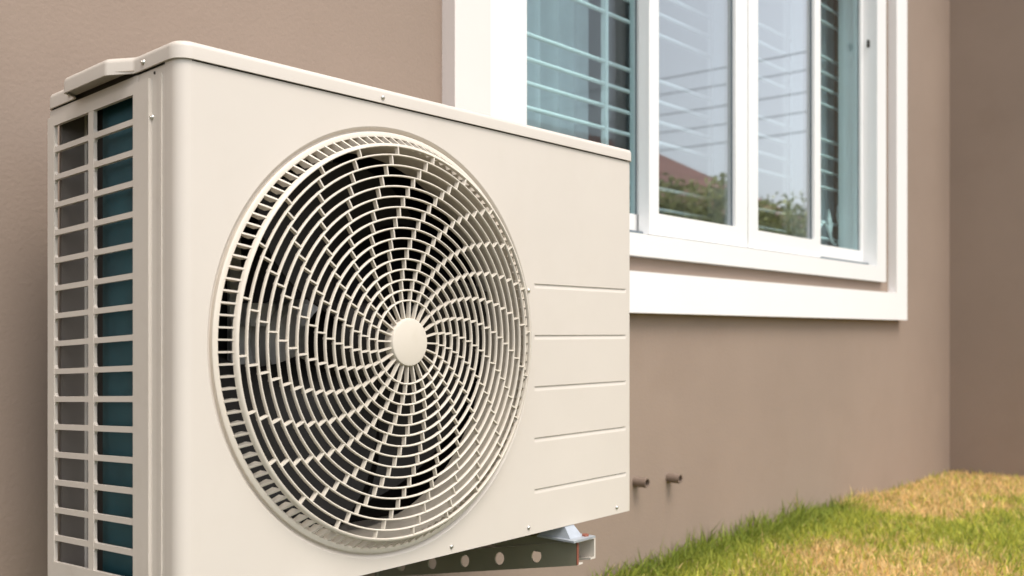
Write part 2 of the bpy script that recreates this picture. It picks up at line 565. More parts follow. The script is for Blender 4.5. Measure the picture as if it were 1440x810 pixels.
bm = bmesh.new()
tube(bm, [(1.24, 1.60, G + 1.50), (4.18, 1.60, G + 1.50)], 0.011, 10)
for x in (1.27, 4.15):
    box(bm, x - 0.008, x + 0.008, 1.515, 1.60, G + 1.494, G + 1.506)
tag(finish('curtain_rod', bm, 'bar'), 'white curtain rod above the pleated curtains inside the window', 'curtain rod')

# ------------------------------------------------------------------ outdoor air-conditioning unit
UX, UY, UZ = 0.5358, 0.90, G - 0.287       # front lower left corner
UW, UD, UH = 0.806, 0.283, 0.582
LB = 0.564                                  # lower edge of the lid skirt
ac = empty('air_conditioner', (UX, UY, UZ), 'cream outdoor air conditioner unit with big round fan guard on a wall bracket', 'air conditioner')
FCX, FCZ, HOLE = 0.2932, 0.2755, 0.2525
CR = 0.015                                  # radius of the upright front corner

# front panel: flat sheet with round hole, pressed louvre lines, folded corners
bm = bmesh.new()
XS = 0.5585
N = 144
zb, zt = 0.0, LB - 0.0017
zc2 = LB + 0.004
def rect_pt(a):
    dx, dz = -math.cos(a), math.sin(a)
    t = 1e9
    if dx > 1e-9: t = min(t, (XS - FCX) / dx)
    if dx < -1e-9: t = min(t, (CR - FCX) / dx)
    if dz > 1e-9: t = min(t, (zt - FCZ) / dz)
    if dz < -1e-9: t = min(t, (zb - FCZ) / dz)
    return FCX + dx * t, FCZ + dz * t
angs = [2 * math.pi * k / N for k in range(N)]
for (cx_, cz_) in ((CR, zb), (CR, zt), (XS, zb), (XS, zt)):     # snap to the corners
    a = math.atan2(cz_ - FCZ, -(cx_ - FCX)) % (2 * math.pi)
    k = min(range(N), key=lambda q: abs(((angs[q] - a + math.pi) % (2 * math.pi)) - math.pi))
    angs[k] = a
rings = []
prof = [(0.2485, 0.012), (0.2500, 0.0065), (0.2530, 0.0055), (0.2568, 0.0055), (0.2582, 0.0040), (0.2596, 0.0010), (0.2612, 0.0)]
for a in angs:
    col = [bm.verts.new((FCX - r * math.cos(a), y, FCZ + r * math.sin(a))) for r, y in prof]
    x, z = rect_pt(a)
    col.append(bm.verts.new((x, 0, z)))
    rings.append(col)
for k in range(N):
    A, B = rings[k], rings[(k + 1) % N]
    for i in range(len(A) - 1):
        bm.faces.new((A[i], B[i], B[i + 1], A[i + 1]))
# right hand block with five pressed lines
XA, XB = 0.5605, 0.792
XE = UW - 0.006
rows = [(zb, 0)]
for zg in sorted([0.0696 - 0.0735 * k + 0.287 for k in range(5)]):
    rows += [(zg - 0.0062, 0), (zg - 0.0046, 0.0003), (zg - 0.0010, 0.0019), (zg + 0.0004, 0.0016), (zg + 0.0008, 0)]
rows.append((zt, 0))
cols = [(XS, 0), (XA, 0), (XA + 0.003, 1), (XB - 0.003, 1), (XB, 0), (XE - 0.004, 0)]
grid = [[bm.verts.new((x, d * g, z)) for x, g in cols] for z, d in rows]
for a, b in zip(grid, grid[1:]):
    for i in range(len(cols) - 1):
        bm.faces.new((a[i], a[i + 1], b[i + 1], b[i]))
# folded right edge and rounded left corner that turns onto the side
def extr(path):
    lo = [bm.verts.new((x, y, zb)) for x, y in path]
    hi = [bm.verts.new((x, y, zc2)) for x, y in path]
    for i in range(len(path) - 1):
        bm.faces.new((lo[i], lo[i + 1], hi[i + 1], hi[i]))
extr([(XE - 0.004, 0), (XE, 0.0004), (UW - 0.0045, 0.0004), (UW - 0.0013, 0.0017), (UW, 0.005), (UW, 0.05)])
pth = [(CR - CR * math.sin(t), CR - CR * math.cos(t)) for t in [math.pi / 2 * k / 10 for k in range(11)]]
extr(pth + [(0.0, 0.0262), (0.002, 0.0272), (0.006, 0.0272)])
# bottom hem
v = [bm.verts.new(p) for p in ((CR, 0, zb), (UW, 0.002, zb), (UW, 0.03, zb), (0.004, 0.03, zb))]
bm.faces.new(v)
shear(bm)
front = finish('front_panel', bm, 'cream', ac, smooth=40)
for pl in front.data.polygons:
    if abs(pl.normal.y) > 0.99999:
        pl.use_smooth = False

# lid with a lifting handle bulge on the side
def lid_outline(off):
    P = []
    r = CR + off
    n = 10
    x0, x1, y0, y1 = -off, UW + off, -off, UD + off
    for k in range(n + 1):
        t = math.pi / 2 * k / n
        P.append((x0 + r - r * math.sin(t), y0 + r - r * math.cos(t)))
    b = 0.0185
    P += [(x0, 0.078), (x0 - 0.0012, 0.084), (x0 - b * 0.9, 0.106), (x0 - b, 0.111), (x0 - b, 0.200), (x0 - b * 0.93, 0.204), (x0 - 0.001, 0.214), (x0, 0.218)]
    rr = 0.012
    for k in range(7):
        t = math.pi / 2 * k / 6
        P.append((x0 + rr - rr * math.cos(t), y1 - rr + rr * math.sin(t)))
    for k in range(7):
        t = math.pi / 2 * k / 6
        P.append((x1 - rr + rr * math.sin(t), y1 - rr + rr * math.cos(t)))
    r2 = 0.010
    for k in range(7):
        t = math.pi / 2 * k / 6
        P.append((x1 - r2 + r2 * math.cos(t), y0 + r2 - r2 * math.sin(t)))
    return P
bm = bmesh.new()
loops = []
O = 0.0032
def inset(P, d):
    n = len(P); Q = []
    for i in range(n):
        a, b, c = Vector(P[i - 1]), Vector(P[i]), Vector(P[(i + 1) % n])
        e1, e2 = (b - a), (c - b)
        n1 = Vector((-e1.y, e1.x)).normalized(); n2 = Vector((-e2.y, e2.x)).normalized()
        nn = n1 + n2
        nn = nn / max(0.3, nn.length_squared / 2) if nn.length > 1e-6 else n1
        Q.append(tuple(b - nn * d * -1)) if False else Q.append(tuple(b + nn * d))
    return Q
base = lid_outline(O)[::-1]
area = sum(base[i - 1][0] * base[i][1] - base[i][0] * base[i - 1][1] for i in range(len(base)))
if area < 0: base = base[::-1]
for d, z in ((0.0022, LB + 0.001), (0.0022, LB - 0.0005), (0.0, LB - 0.0005), (0.0, UH - 0.0065), (0.0007, UH - 0.0038), (0.0022, UH - 0.0016), (0.0045, UH - 0.0003), (0.008, UH)):
    loops.append([bm.verts.new((x, y, z)) for x, y in inset(base, d)])
n = len(base)
for A, B in zip(loops, loops[1:]):
    for k in range(n):
        bm.faces.new((A[k], A[(k + 1) % n], B[(k + 1) % n], B[k]))
bm.faces.new(loops[-1])
shear(bm)
lid = finish('lid', bm, 'cream', ac, smooth=50, weighted=True)
bm = bmesh.new()
vv = [bm.verts.new(q) for q in ((-O - 0.0005, 0.079, LB + 0.002), (-O - 0.0170, 0.108, LB + 0.003), (-O - 0.0170, 0.203, LB + 0.003), (-O - 0.0005, 0.216, LB + 0.002),
                                (0.003, 0.216, LB - 0.001), (0.003, 0.203, LB + 0.009), (0.003, 0.108, LB + 0.009), (0.003, 0.079, LB - 0.001))]
bm.faces.new(vv[:4]);
bmesh.ops.solidify(bm, geom=bm.faces[:], thickness=0.001)
shear(bm)
finish('handle_underside', bm, 'cream_lightened', lid, smooth=0)
# recess between the lid and the panel, its shade painted as a dark strip
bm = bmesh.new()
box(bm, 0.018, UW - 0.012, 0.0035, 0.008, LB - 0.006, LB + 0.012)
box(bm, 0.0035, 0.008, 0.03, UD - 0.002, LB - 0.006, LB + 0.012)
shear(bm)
finish('gap_shade_strip', bm, 'dark', ac, smooth=0)

# side panel with ventilation grille
side = bmesh.new()
GT, GB = 0.5416, 0.0304
y_a, y_b, y_c, y_d = 0.0276, 0.0533, 0.0848, 0.2666
def sbox(x0, x1, y0, y1, z0, z1): box(side, x0, x1, y0, y1, z0, z1)
sbox(0.0008, 0.006, y_a, y_c - 0.004, 0, LB - 0.002)
sbox(0.0, 0.006, y_c - 0.0045, UD, GT + 0.004, LB - 0.002)
sbox(0.0, 0.006, y_c - 0.0045, UD, 0, GB - 0.004)
sbox(-0.0006, 0.004, 0.0325, 0.0375, 0.02, LB - 0.010)      # pressed rib by the corner seam
shear(side)
sp = finish('side_panel', side, 'cream_lightened', ac, bevel=0.0013)
bm = bmesh.new()
ro = [(y_b, 0.012), (UD - 0.0003, 0.012), (UD - 0.0003, LB - 0.0115), (y_b, LB - 0.0115)]
ri = [(y_c, GB), (y_d, GB), (y_d, GT), (y_c, GT)]
L = [[bm.verts.new((x, y, z)) for y, z in l] for l in (ro, ri) for x in (-0.0030, 0.0014)]
for k in range(4):
    j = (k + 1) % 4
    bm.faces.new((L[0][k], L[0][j], L[2][j], L[2][k])); bm.faces.new((L[1][k], L[1][j], L[3][j], L[3][k]))
    bm.faces.new((L[0][k], L[0][j], L[1][j], L[1][k])); bm.faces.new((L[2][k], L[2][j], L[3][j], L[3][k]))
finish('grille_frame', shear(bm), 'cream_lightened', sp, bevel=0.0019, bseg=3)
bm = BX(-0.0027, 0.0016, 0.1712, 0.1832, GB - 0.001, GT + 0.001)
finish('mullion', shear(bm), 'cream_lightened', sp, bevel=0.0013, bseg=3)
bar0 = None
for k in range(15):
    z = GT - 0.0251 - 0.0062 - 0.0325 * k
    if bar0 is None:
        bm = BX(-0.0024, 0.0018, y_c - 0.001, y_d + 0.001, 0, 0.0062)
        # small fillets in the corners of the openings
        for (yy, d) in ((y_c - 0.0005, 1), (0.1717, -1), (0.1827, 1), (y_d + 0.0005, -1)):
            for (zz, e) in ((0.001, -1), (0.0052, 1)):
                q = [bm.verts.new((x, yy + d * a, zz + e * b)) for x in (-0.0019, 0.0015) for a, b in ((0, 0), (0.0062, 0), (0.0021, 0.0021), (0, 0.0062))]
                bm.faces.new(q[:4]); bm.faces.new(q[4:][::-1])
                for i in range(4):
                    j = (i + 1) % 4
                    bm.faces.new((q[i], q[j], q[4 + j], q[4 + i]))
        bar0 = finish('grille_bar', shear(bm), 'cream_lightened', sp, bevel=0.0017, bseg=3, loc=(0, 0, z))
    else:
        copy_obj(bar0, loc=(0, 0, z))

# other sides, base, coil
bm = bmesh.new()
box(bm, UW - 0.004, UW, 0.05, UD, 0, LB + 0.006)
shear(bm); finish('right_panel', bm, 'cream_lightened', ac)
bm = bmesh.new()
box(bm, 0.004, UW - 0.004, 0.012, UD, 0.0025, 0.012)
shear(bm); finish('base_pan', bm, 'cream_lightened', ac)
bm = BX(0.016, 0.028, 0.040, 0.187, 0.013, 0.553)
shear(bm); finish('side_coil', bm, 'coil', ac, smooth=0)
bm = BX(0.052, UW - 0.006, 0.262, 0.278, 0.013, 0.560)
shear(bm); finish('rear_coil', bm, 'coil_dark', ac, smooth=0)
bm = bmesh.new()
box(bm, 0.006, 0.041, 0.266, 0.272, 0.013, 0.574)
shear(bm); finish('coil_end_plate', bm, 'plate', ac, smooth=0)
bm = BX(0.0335, 0.0385, 0.2605, 0.2665, 0.013, 0.560)
shear(bm); finish('lit_stripe', bm, 'cream_lightened', ac, smooth=0)  # pale strip added for the lit stripe behind the left openings
bm = BX(0.556, 0.560, 0.075, 0.262, 0.013, 0.560)
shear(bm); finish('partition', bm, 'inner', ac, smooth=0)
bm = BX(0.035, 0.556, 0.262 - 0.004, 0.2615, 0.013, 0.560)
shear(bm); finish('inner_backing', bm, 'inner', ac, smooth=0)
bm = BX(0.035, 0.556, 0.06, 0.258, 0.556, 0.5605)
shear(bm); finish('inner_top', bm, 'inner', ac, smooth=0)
# rear return of the side: coil tube bends seen through the left openings
bm = bmesh.new()
for k in range(11):
    z = 0.06 + 0.045 * k
    pts = [(0.043 + 0.010 * math.sin(t), 0.24, z + 0.010 * math.cos(t)) for t in [math.pi * q / 6 for q in range(7)]]
    tube(bm, pts, 0.0035, 6)
shear(bm); finish('coil_bends', bm, 'motor', ac)

# bell mouth
bm = bmesh.new()
lathe(bm, [(0.2500, 0.004), (0.2455, 0.012), (0.2415, 0.024), (0.2390, 0.040), (0.2385, 0.072), (0.2410, 0.076)], 96, FCX, FCZ)
finish('bell_mouth', bm, 'shroud', ac, smooth=60)
# bulkhead in the shade-darkened metal behind the panel so the round opening leads into the fan chamber
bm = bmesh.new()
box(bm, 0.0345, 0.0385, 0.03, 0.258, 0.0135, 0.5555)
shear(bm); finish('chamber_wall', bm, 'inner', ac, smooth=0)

# fan and motor
fan = bmesh.new()
lathe(fan, [(0.0, 0.052), (0.020, 0.052), (0.044, 0.058), (0.050, 0.066), (0.050, 0.115), (0.0, 0.115)], 40, FCX, FCZ)
fan_o = finish('fan_hub', fan, 'fan', ac, smooth=50)
def blade(a0):
    bm = bmesh.new()
    nr, na = 10, 14
    gridv = []
    for i in range(nr + 1):
        t = i / nr
        r = 0.046 + (0.228 - 0.046) * t
        span = R(70 + 22 * t)
        sweep = R(26) * t * t
        row = []
        for j in range(na + 1):
            s = j / na - 0.5
            edge = 1.0
            a = a0 + sweep + s * span
            y = 0.088 + s * (0.082 - 0.018 * t) + 0.012 * (4 * s * s) * (1 if s > 0 else -0.6)
            row.append(bm.verts.new((FCX - r * math.cos(a), y, FCZ + r * math.sin(a))))
        gridv.append(row)
    for A, B in zip(gridv, gridv[1:]):
        for j in range(na):
            bm.faces.new((A[j], A[j + 1], B[j + 1], B[j]))
    bmesh.ops.recalc_face_normals(bm, faces=bm.faces[:])
    bmesh.ops.solidify(bm, geom=bm.faces[:], thickness=0.003)
    return bm
for k in range(3):
    finish('fan_blade', blade(R(62 + 120 * k)), 'fan', fan_o, smooth=50)
bm = bmesh.new()
lathe(bm, [(0.0, 0.150), (0.020, 0.150), (0.022, 0.172), (0.050, 0.176), (0.057, 0.184), (0.057, 0.235), (0.0, 0.235)], 32, FCX, FCZ)
box(bm, FCX - 0.085, FCX - 0.068, 0.226, 0.232, 0.02, 0.555)
box(bm, FCX + 0.068, FCX + 0.085, 0.226, 0.232, 0.02, 0.555)
box(bm, FCX - 0.085, FCX + 0.085, 0.222, 0.2285, FCZ - 0.03, FCZ + 0.03)
box(bm, FCX - 0.078, FCX - 0.04, 0.190, 0.2225, FCZ + 0.02, FCZ + 0.05)
finish('fan_motor', bm, 'motor', ac, smooth=40)

# round guard
def pd(r): return 0.0185 + 0.0055 * (1 - (r / 0.24) ** 2)
bm = bmesh.new()
p = pd(0.237)
lathe(bm, [(0.2350, -p + 0.0010), (0.2358, -p), (0.2378, -p + 0.0003), (0.2393, -p + 0.0022), (0.2398, -p + 0.0060), (0.2380, -p + 0.0060), (0.2360, -p + 0.0045), (0.2350, -p + 0.0045)], 144, closed=True)
lathe(bm, [(0.2480, 0.0085), (0.2480, 0.0010), (0.2490, -0.0006), (0.2535, -0.0008), (0.2550, 0.0004), (0.2553, 0.0060)], 144)
guard = finish('fan_guard', bm, 'guard', ac, smooth=45, loc=(FCX, 0, FCZ))
radii = [0.0505 + 0.0125 * i for i in range(15)]
for r in radii:
    bm = bmesh.new()
    w, d, y = 0.00112, 0.0042, -pd(r)
    lathe(bm, [(r - w, y + 0.0007), (r - w * 0.4, y), (r + w * 0.4, y), (r + w, y + 0.0007), (r + w * 0.85, y + d), (r - w * 0.85, y + d)], 112, closed=True)
    finish('guard_ring', bm, 'guard', guard, smooth=50)
bm = bmesh.new()
lathe(bm, [(0.0, -0.0262), (0.026, -0.0262), (0.0282, -0.0256), (0.0292, -0.0240), (0.0292, -0.0120), (0.0, -0.0120)], 64)
finish('hub_cap', bm, 'guard', guard, smooth=40)
phis = [2.4, 4.2, 6.5, 9.2]
while len(phis) < 16: phis.append(phis[-1] + 2.72)
edges = [0.0275] + radii + [0.2358]
def spoke(bm, r0, r1, a=0.0):
    w, d = 0.00120, 0.0054
    y0, y1 = -pd(r0) + 0.0003, -pd(r1) + 0.0003
    V = []
    for r, y in ((r0, y0), (r1, y1)):
        for (t, yy) in ((-w * 0.75, y), (w * 0.75, y), (w, y + d), (-w, y + d)):
            x, z = -r, t
            V.append(bm.verts.new((x * math.cos(a) + z * math.sin(a), yy, -x * math.sin(a) + z * math.cos(a))))
    for f in ((0, 1, 2, 3), (7, 6, 5, 4), (0, 4, 5, 1), (1, 5, 6, 2), (2, 6, 7, 3), (3, 7, 4, 0)):
        bm.faces.new([V[i] for i in f])
inner_bm = bmesh.new()
for i in range(16):
    r0, r1 = edges[i], edges[i + 1]
    if i < 4:
        for k in range(24):
            spoke(inner_bm, r0 - 0.0005, r1 + 0.0005, R(phis[i] + 15 * k))
        continue
    bm = bmesh.new()
    spoke(bm, r0 - 0.0005, r1 + 0.0005)
    s0 = finish('spoke', bm, 'guard', guard, smooth=0)
    s0.rotation_euler = (0, R(phis[i]), 0)
    for k in range(1, 24):
        copy_obj(s0, rot=(0, R(phis[i] + 15 * k), 0))
tag(finish('inner_spokes', inner_bm, 'guard', guard, smooth=0), kind='stuff')
bm = bmesh.new()
w = 0.0010
V = []
pr = pd(0.237)
for (r, ya_, yb_) in ((0.2500, -0.0004, 0.010), (0.2390, -pr + 0.0025, -pr + 0.0190)):
    for t in (-w, w):
        V.append(bm.verts.new((-r, ya_, t))); V.append(bm.verts.new((-r, yb_, t)))
for f in ((0, 1, 3, 2), (4, 6, 7, 5), (0, 2, 6, 4), (1, 5, 7, 3), (0, 4, 5, 1), (2, 3, 7, 6)):
    bm.faces.new([V[i] for i in f])
s0 = finish('slat', bm, 'guard', guard, smooth=0)
s0.rotation_euler = (0, R(1.0), 0)
for k in range(1, 120):
    copy_obj(s0, rot=(0, R(1.0 + 3 * k), 0))

# screws
bm = bmesh.new()
lathe(bm, [(0.0, -0.0030), (0.0010, -0.0028), (0.0012, -0.0022), (0.0022, -0.0019), (0.0030, -0.0008), (0.0032, 0.0006)], 14)
scr = finish('screw', bm, 'screw', ac, smooth=50)
def pt_front(px, py, y=0.0):
    u, v = (px - 720) / 1396, (468 - py) / 1396
    dx, dy = 0.7582 + 0.652 * u, 0.652 - 0.7582 * u
    t = (UY + y) / dy
    return (t * dx - UX, y, t * v + G - UZ)
def pt_side(px, py, x=0.0):
    u, v = (px - 720) / 1396, (468 - py) / 1396
    dx, dy = 0.7582 + 0.652 * u, 0.652 - 0.7582 * u
    t = (UX + x) / dx
    return (x, t * dy - UY, t * v + G - UZ)
first = True
for (px, py) in ((635, 768.5), (743.5, 742), (867.5, 713.5), (743.5, 408.5)):
    l = pt_front(px, py)
    if first: scr.location = l; first = False
    else: copy_obj(scr, loc=l)
copy_obj(scr, loc=pt_front(538.5, 137, -O))
for (px, py, x) in ((214.5, 165, 0.0008), (202, 87.5, -O), (98.5, 133, -O)):
    copy_obj(scr, loc=pt_side(px, py, x), rot=(0, 0, R(-90)))
# empty screw hole by the lid
bm = bmesh.new()
lathe(bm, [(0.0, -0.0006), (0.0016, -0.0006), (0.0019, 0.001)], 12)
h = finish('screw_hole', bm, 'dark', ac)
h.location = pt_side(218, 102.5, 0.0008); h.rotation_euler = (0, 0, R(-90))

# mounting foot (galvanised) with bolt
def foot(xc):
    bm = bmesh.new()
    box(bm, xc - 0.026, xc + 0.027, -0.025, 0.045, -0.0200, -0.0172)
    # pressed tab that climbs to the base of the unit
    v = [bm.verts.new(q) for q in ((xc - 0.018, -0.012, -0.0172), (xc + 0.012, -0.012, -0.0172), (xc + 0.016, 0.045, -0.0172), (xc - 0.022, 0.045, -0.0172),
                                   (xc - 0.014, 0.004, 0.003), (xc + 0.006, 0.004, 0.003), (xc + 0.010, 0.045, 0.003), (xc - 0.018, 0.045, 0.003))]
    for f in ((0, 1, 5, 4), (1, 2, 6, 5), (2, 3, 7, 6), (3, 0, 4, 7), (4, 5, 6, 7)):
        bm.faces.new([v[i] for i in f])
    f = finish('foot', bm, 'galv', ac, bevel=0.0012)
    bm = bmesh.new()
    rr = bmesh.ops.create_cone(bm, cap_ends=True, segments=6, radius1=0.0058, radius2=0.0054, depth=0.003)
    bmesh.ops.translate(bm, verts=bm.verts[:], vec=(xc + 0.0165, -0.014, -0.0160))
    finish('bolt', bm, 'rust', f, smooth=0)
foot(1.183 - UX)
foot(0.70 - UX)

# ------------------------------------------------------------------ wall brackets
def bracket(xc, label):
    b = empty('wall_bracket', (xc, YW, 0), label, 'bracket', 'steel brackets under the outdoor unit')
    z0 = G - 0.307
    y0, y1 = 0.881 - YW, 0.0
    hh, ww, th = 0.036, 0.046, 0.0030
    sl = math.tan(R(11.3))
    ln = y1 - y0
    x0, x1 = -ww / 2, ww / 2
    def arm(bm):
        for v in bm.verts:
            v.co = Vector((v.co.x, y0 + v.co.y, z0 - hh + v.co.z - sl * v.co.y))
        return bm
    # near web with round holes
    bm = bmesh.new()
    holes = [0.078 + 0.075 * k for k in range(5)]
    rad = 0.0102
    edges_y = [0.0] + [(holes[k] + holes[k + 1]) / 2 for k in range(4)] + [ln]
    for side_x in (x0,):
        for k, hy in enumerate(holes):
            ya, yb = edges_y[k], edges_y[k + 1]
            n = 24
            for xx in (side_x, side_x + th):
                inn, out = [], []
                for q in range(n):
                    a = 2 * math.pi * q / n + math.pi / 4
                    dy, dz = math.cos(a), math.sin(a)
                    inn.append(bm.verts.new((xx, hy + rad * dy, hh / 2 + rad * dz)))
                    m_ = max(abs(dy), abs(dz))
                    ey = hy + (yb - hy) * dy / m_ if dy > 0 else hy + (hy - ya) * dy / m_
                    out.append(bm.verts.new((xx, ey, hh / 2 + hh / 2 * dz / m_)))
                for q in range(n):
                    bm.faces.new((inn[q], inn[(q + 1) % n], out[(q + 1) % n], out[q]))
                if xx == side_x: keep = inn
                else:
                    for q in range(n):
                        bm.faces.new((keep[q], keep[(q + 1) % n], inn[(q + 1) % n], inn[q]))
    bmesh.ops.remove_doubles(bm, verts=bm.verts[:], dist=1e-6)
    web = finish('arm_web', arm(bm), 'bracket', b, smooth=30)
    bm = bmesh.new()
    box(bm, x0 + 0.0002, x1, 0.0, ln, hh - th, hh + 0.0002)
    box(bm, x1 - th, x1 + 0.0002, 0.0, 0.034, 0.006, hh - th + 0.0004)
    box(bm, x1 - th, x1 + 0.0002, 0.034, ln, hh - 0.012, hh - th + 0.0004)
    box(bm, x0 + th * 0.5, x0 + 0.014, 0.0, ln, 0.0, th)
    box(bm, x1 - 0.012, x1, 0.0, 0.034, 0.003, 0.006)
    finish('arm_flange', arm(bm), 'cream_lightened', b, bevel=0.0006)  # same beige arm, coloured light where its end is lit
    bm = bmesh.new()
    box(bm, x0 + 0.0035, x1 - 0.004, y0 + 0.03, y1 + 0.002, z0 - 0.026, z0 - 0.0035)
    for v in bm.verts: v.co.z += (0.0 if v.co.y < y0 + 0.1 else -0.012)
    finish('top_arm', bm, 'bracket', b, bevel=0.001)
    bm = BX(x0 - 0.0004, x0 + th + 0.0006, -0.0006, 0.0008, 0.0006, hh - th)
    finish('cut_edge', arm(bm), 'rust', b, smooth=0)
    bm = bmesh.new()
    zt = z0 - sl * ln
    box(bm, x0 - 0.006, x1 + 0.006, -0.005, 0.003, zt - 0.09, zt + 0.10)
    finish('wall_plate', bm, 'bracket', b, bevel=0.001)
    # packer that carries the rear of the unit on the sloping arm
    bm = bmesh.new()
    yb_ = UY + 0.235 - YW
    box(bm, x0 + 0.004, x1 - 0.004, yb_ - 0.02, yb_ + 0.02, z0 - sl * (yb_ - y0) - 0.006, UZ - 0.0444 * 0.22 + 0.006)
    finish('packer', bm, 'galv', b)
bracket(1.195, 'perforated steel bracket arm under the end of the outdoor unit beside the window')
bracket(0.70, 'perforated steel bracket arm under the grille end of the outdoor unit')

# ------------------------------------------------------------------ lawn
def vnoise(x, y, seed):
    r = np.random.default_rng(seed)
    t = r.random((64, 64))
    xi, yi = np.floor(x).astype(int), np.floor(y).astype(int)
    fx, fy = x - xi, y - yi
    fx, fy = fx * fx * (3 - 2 * fx), fy * fy * (3 - 2 * fy)
    g = lambda a, b: t[a % 64, b % 64]
    return (g(xi, yi) * (1 - fx) + g(xi + 1, yi) * fx) * (1 - fy) + (g(xi, yi + 1) * (1 - fx) + g(xi + 1, yi + 1) * fx) * fy

def blades(name, px, py, h, w, lean, col):
    n = len(px)
    a = rng.random(n) * 2 * np.pi
    la = rng.random(n) * 2 * np.pi
    dx, dy = np.cos(a) * w / 2, np.sin(a) * w / 2
    lx, ly = np.cos(la) * lean, np.sin(la) * lean
    P = np.zeros((n, 5, 3), np.float32)
    P[:, 0] = np.stack([px - dx, py - dy, np.full(n, -0.003)], 1)
    P[:, 1] = np.stack([px + dx, py + dy, np.full(n, -0.003)], 1)
    mx, my = px + lx * 0.32 * h, py + ly * 0.32 * h
    mz = h * (0.62 - 0.12 * lean)
    P[:, 2] = np.stack([mx - dx * .8, my - dy * .8, mz], 1)
    P[:, 3] = np.stack([mx + dx * .8, my + dy * .8, mz], 1)
    tx, ty = px + lx * h, py + ly * h
    P[:, 4] = np.stack([tx, ty, h * (1.0 - 0.42 * lean)], 1)
    P[:, :, 1] = np.where((P[:, :, 0] < XR) , np.minimum(P[:, :, 1], YW - 0.001), P[:, :, 1])
    P[:, :, 0] = np.where((P[:, :, 1] > YR), np.minimum(P[:, :, 0], XR - 0.001), P[:, :, 0])
    base = (np.arange(n) * 5)[:, None]
    loops = (base + np.array([0, 1, 3, 2, 2, 3, 4])[None]).astype(np.int32)
    me = bpy.data.meshes.new(name)
    me.vertices.add(n * 5)
    me.vertices.foreach_set('co', P.reshape(-1))
    me.loops.add(n * 7)
    me.loops.foreach_set('vertex_index', loops.reshape(-1))
    me.polygons.add(n * 2)
    st = np.zeros((n, 2), np.int32); st[:, 0] = np.arange(n) * 7; st[:, 1] = np.arange(n) * 7 + 4
    me.polygons.foreach_set('loop_start', st.reshape(-1))
    at = me.attributes.new('tone', 'FLOAT_COLOR', 'POINT')
    cc = np.ones((n, 5, 4), np.float32)
    cc[:, :, :3] = col[:, None, :]
    at.data.foreach_set('color', cc.reshape(-1))
    me.update(calc_edges=True)
    me.validate()
    return link(name, me, 'grass', None, smooth=0)

def lawn_points(n, x0, x1, y0, y1):
    return x0 + (x1 - x0) * rng.random(n), y0 + (y1 - y0) * rng.random(n)
xs, ys = [], []
for (n, x0, x1, y0, y1) in ((115000, 1.5, XR, 0.30, YW), (45000, 1.0, 5.2, -0.6, 0.30), (26000, -2.0, 1.5, -0.6, YW), (40000, -3, 7, -3.5, -0.6)):
    a, b = lawn_points(n, x0, x1, y0, y1)
    xs.append(a); ys.append(b)
px, py = np.concatenate(xs), np.concatenate(ys)
ok = ~((px > XR) & (py > YR))
px, py = px[ok], py[ok]
n = len(px)
dw = YW - py                                    # distance to the wall
patch = 0.55 * vnoise(px * 2.3, py * 2.6, 3) + 0.30 * vnoise(px * 6, py * 6, 4) + 0.15 * vnoise(px * 19, py * 19, 5)
gs = lambda x, y, a, b: np.exp(-((px - x) ** 2 / a ** 2 + (py - y) ** 2 / b ** 2))
wob = 0.9 * (vnoise(px * 2.7, py * 2.7, 41) - 0.5) + 0.35 * (vnoise(px * 9, py * 9, 42) - 0.5)
dry = 0.85 * patch + 0.40 * np.clip((px + wob - 3.2) / 0.55, 0, 1) + 0.34 * gs(2.30, 0.84, 0.28, 0.12) + 0.22 * gs(2.62, 1.10, 0.16, 0.08)
dry -= 0.30 * np.exp(-(dw / 0.15) ** 2) * np.clip((3.3 - px) / 0.2, 0, 1) + 0.10 * gs(2.95, 0.95, 0.30, 0.25)
dry -= 0.5 * np.clip((1.7 - px) / 0.5, 0, 1)  # unseen lawn by the unit kept green to cut bounce light on the wall
dry = np.clip((dry - 0.30) / 0.34, 0, 1)
lush = np.clip(np.exp(-(dw / 0.085) ** 2) * np.clip((3.3 - px + wob) / 0.3, 0, 1) + 1.2 * np.clip((1.6 - px) / 0.4, 0, 1), 0, 1)  # lush along the wall; also darkens the unseen lawn against bounce light
green = np.array([0.19, 0.265, 0.045]); lime = np.array([0.66, 0.64, 0.11]); straw = np.array([0.85, 0.64, 0.31])
mixn = rng.random(n)
k1 = rng.random(n) ** 0.8 * (1 - 0.75 * lush)
col = green[None] * (1 - k1[:, None]) + lime[None] * k1[:, None]
isdry = (rng.random(n) < (0.16 * (1 - 0.8 * lush) + 0.78 * dry))
sd_ = straw[None] * (0.65 + 0.6 * rng.random(n))[:, None]
col = np.where(isdry[:, None], sd_, col)
col *= (0.75 + 0.5 * mixn)[:, None]
h = 0.030 + 0.036 * rng.random(n) + 0.012 * vnoise(px * 5, py * 5, 9)
h *= np.where(isdry, 0.8, 1.0)
edge = np.exp(-(dw / 0.05) ** 2) * vnoise(px * 7, py * 0 + 3.0, 21) ** 1.5 * (px < 3.5)
h += edge * 0.11 * rng.random(n) ** 1.5
lean = 0.15 + 0.80 * rng.random(n) ** 1.2
lean = np.where(isdry, lean * 1.25, lean)
w = 0.0030 + 0.0030 * rng.random(n)
tag(blades('grass', px, py, h, w, np.minimum(lean, 1.3), col), 'patchy green and straw coloured lawn grass growing up to the wall', 'grass', kind='stuff')

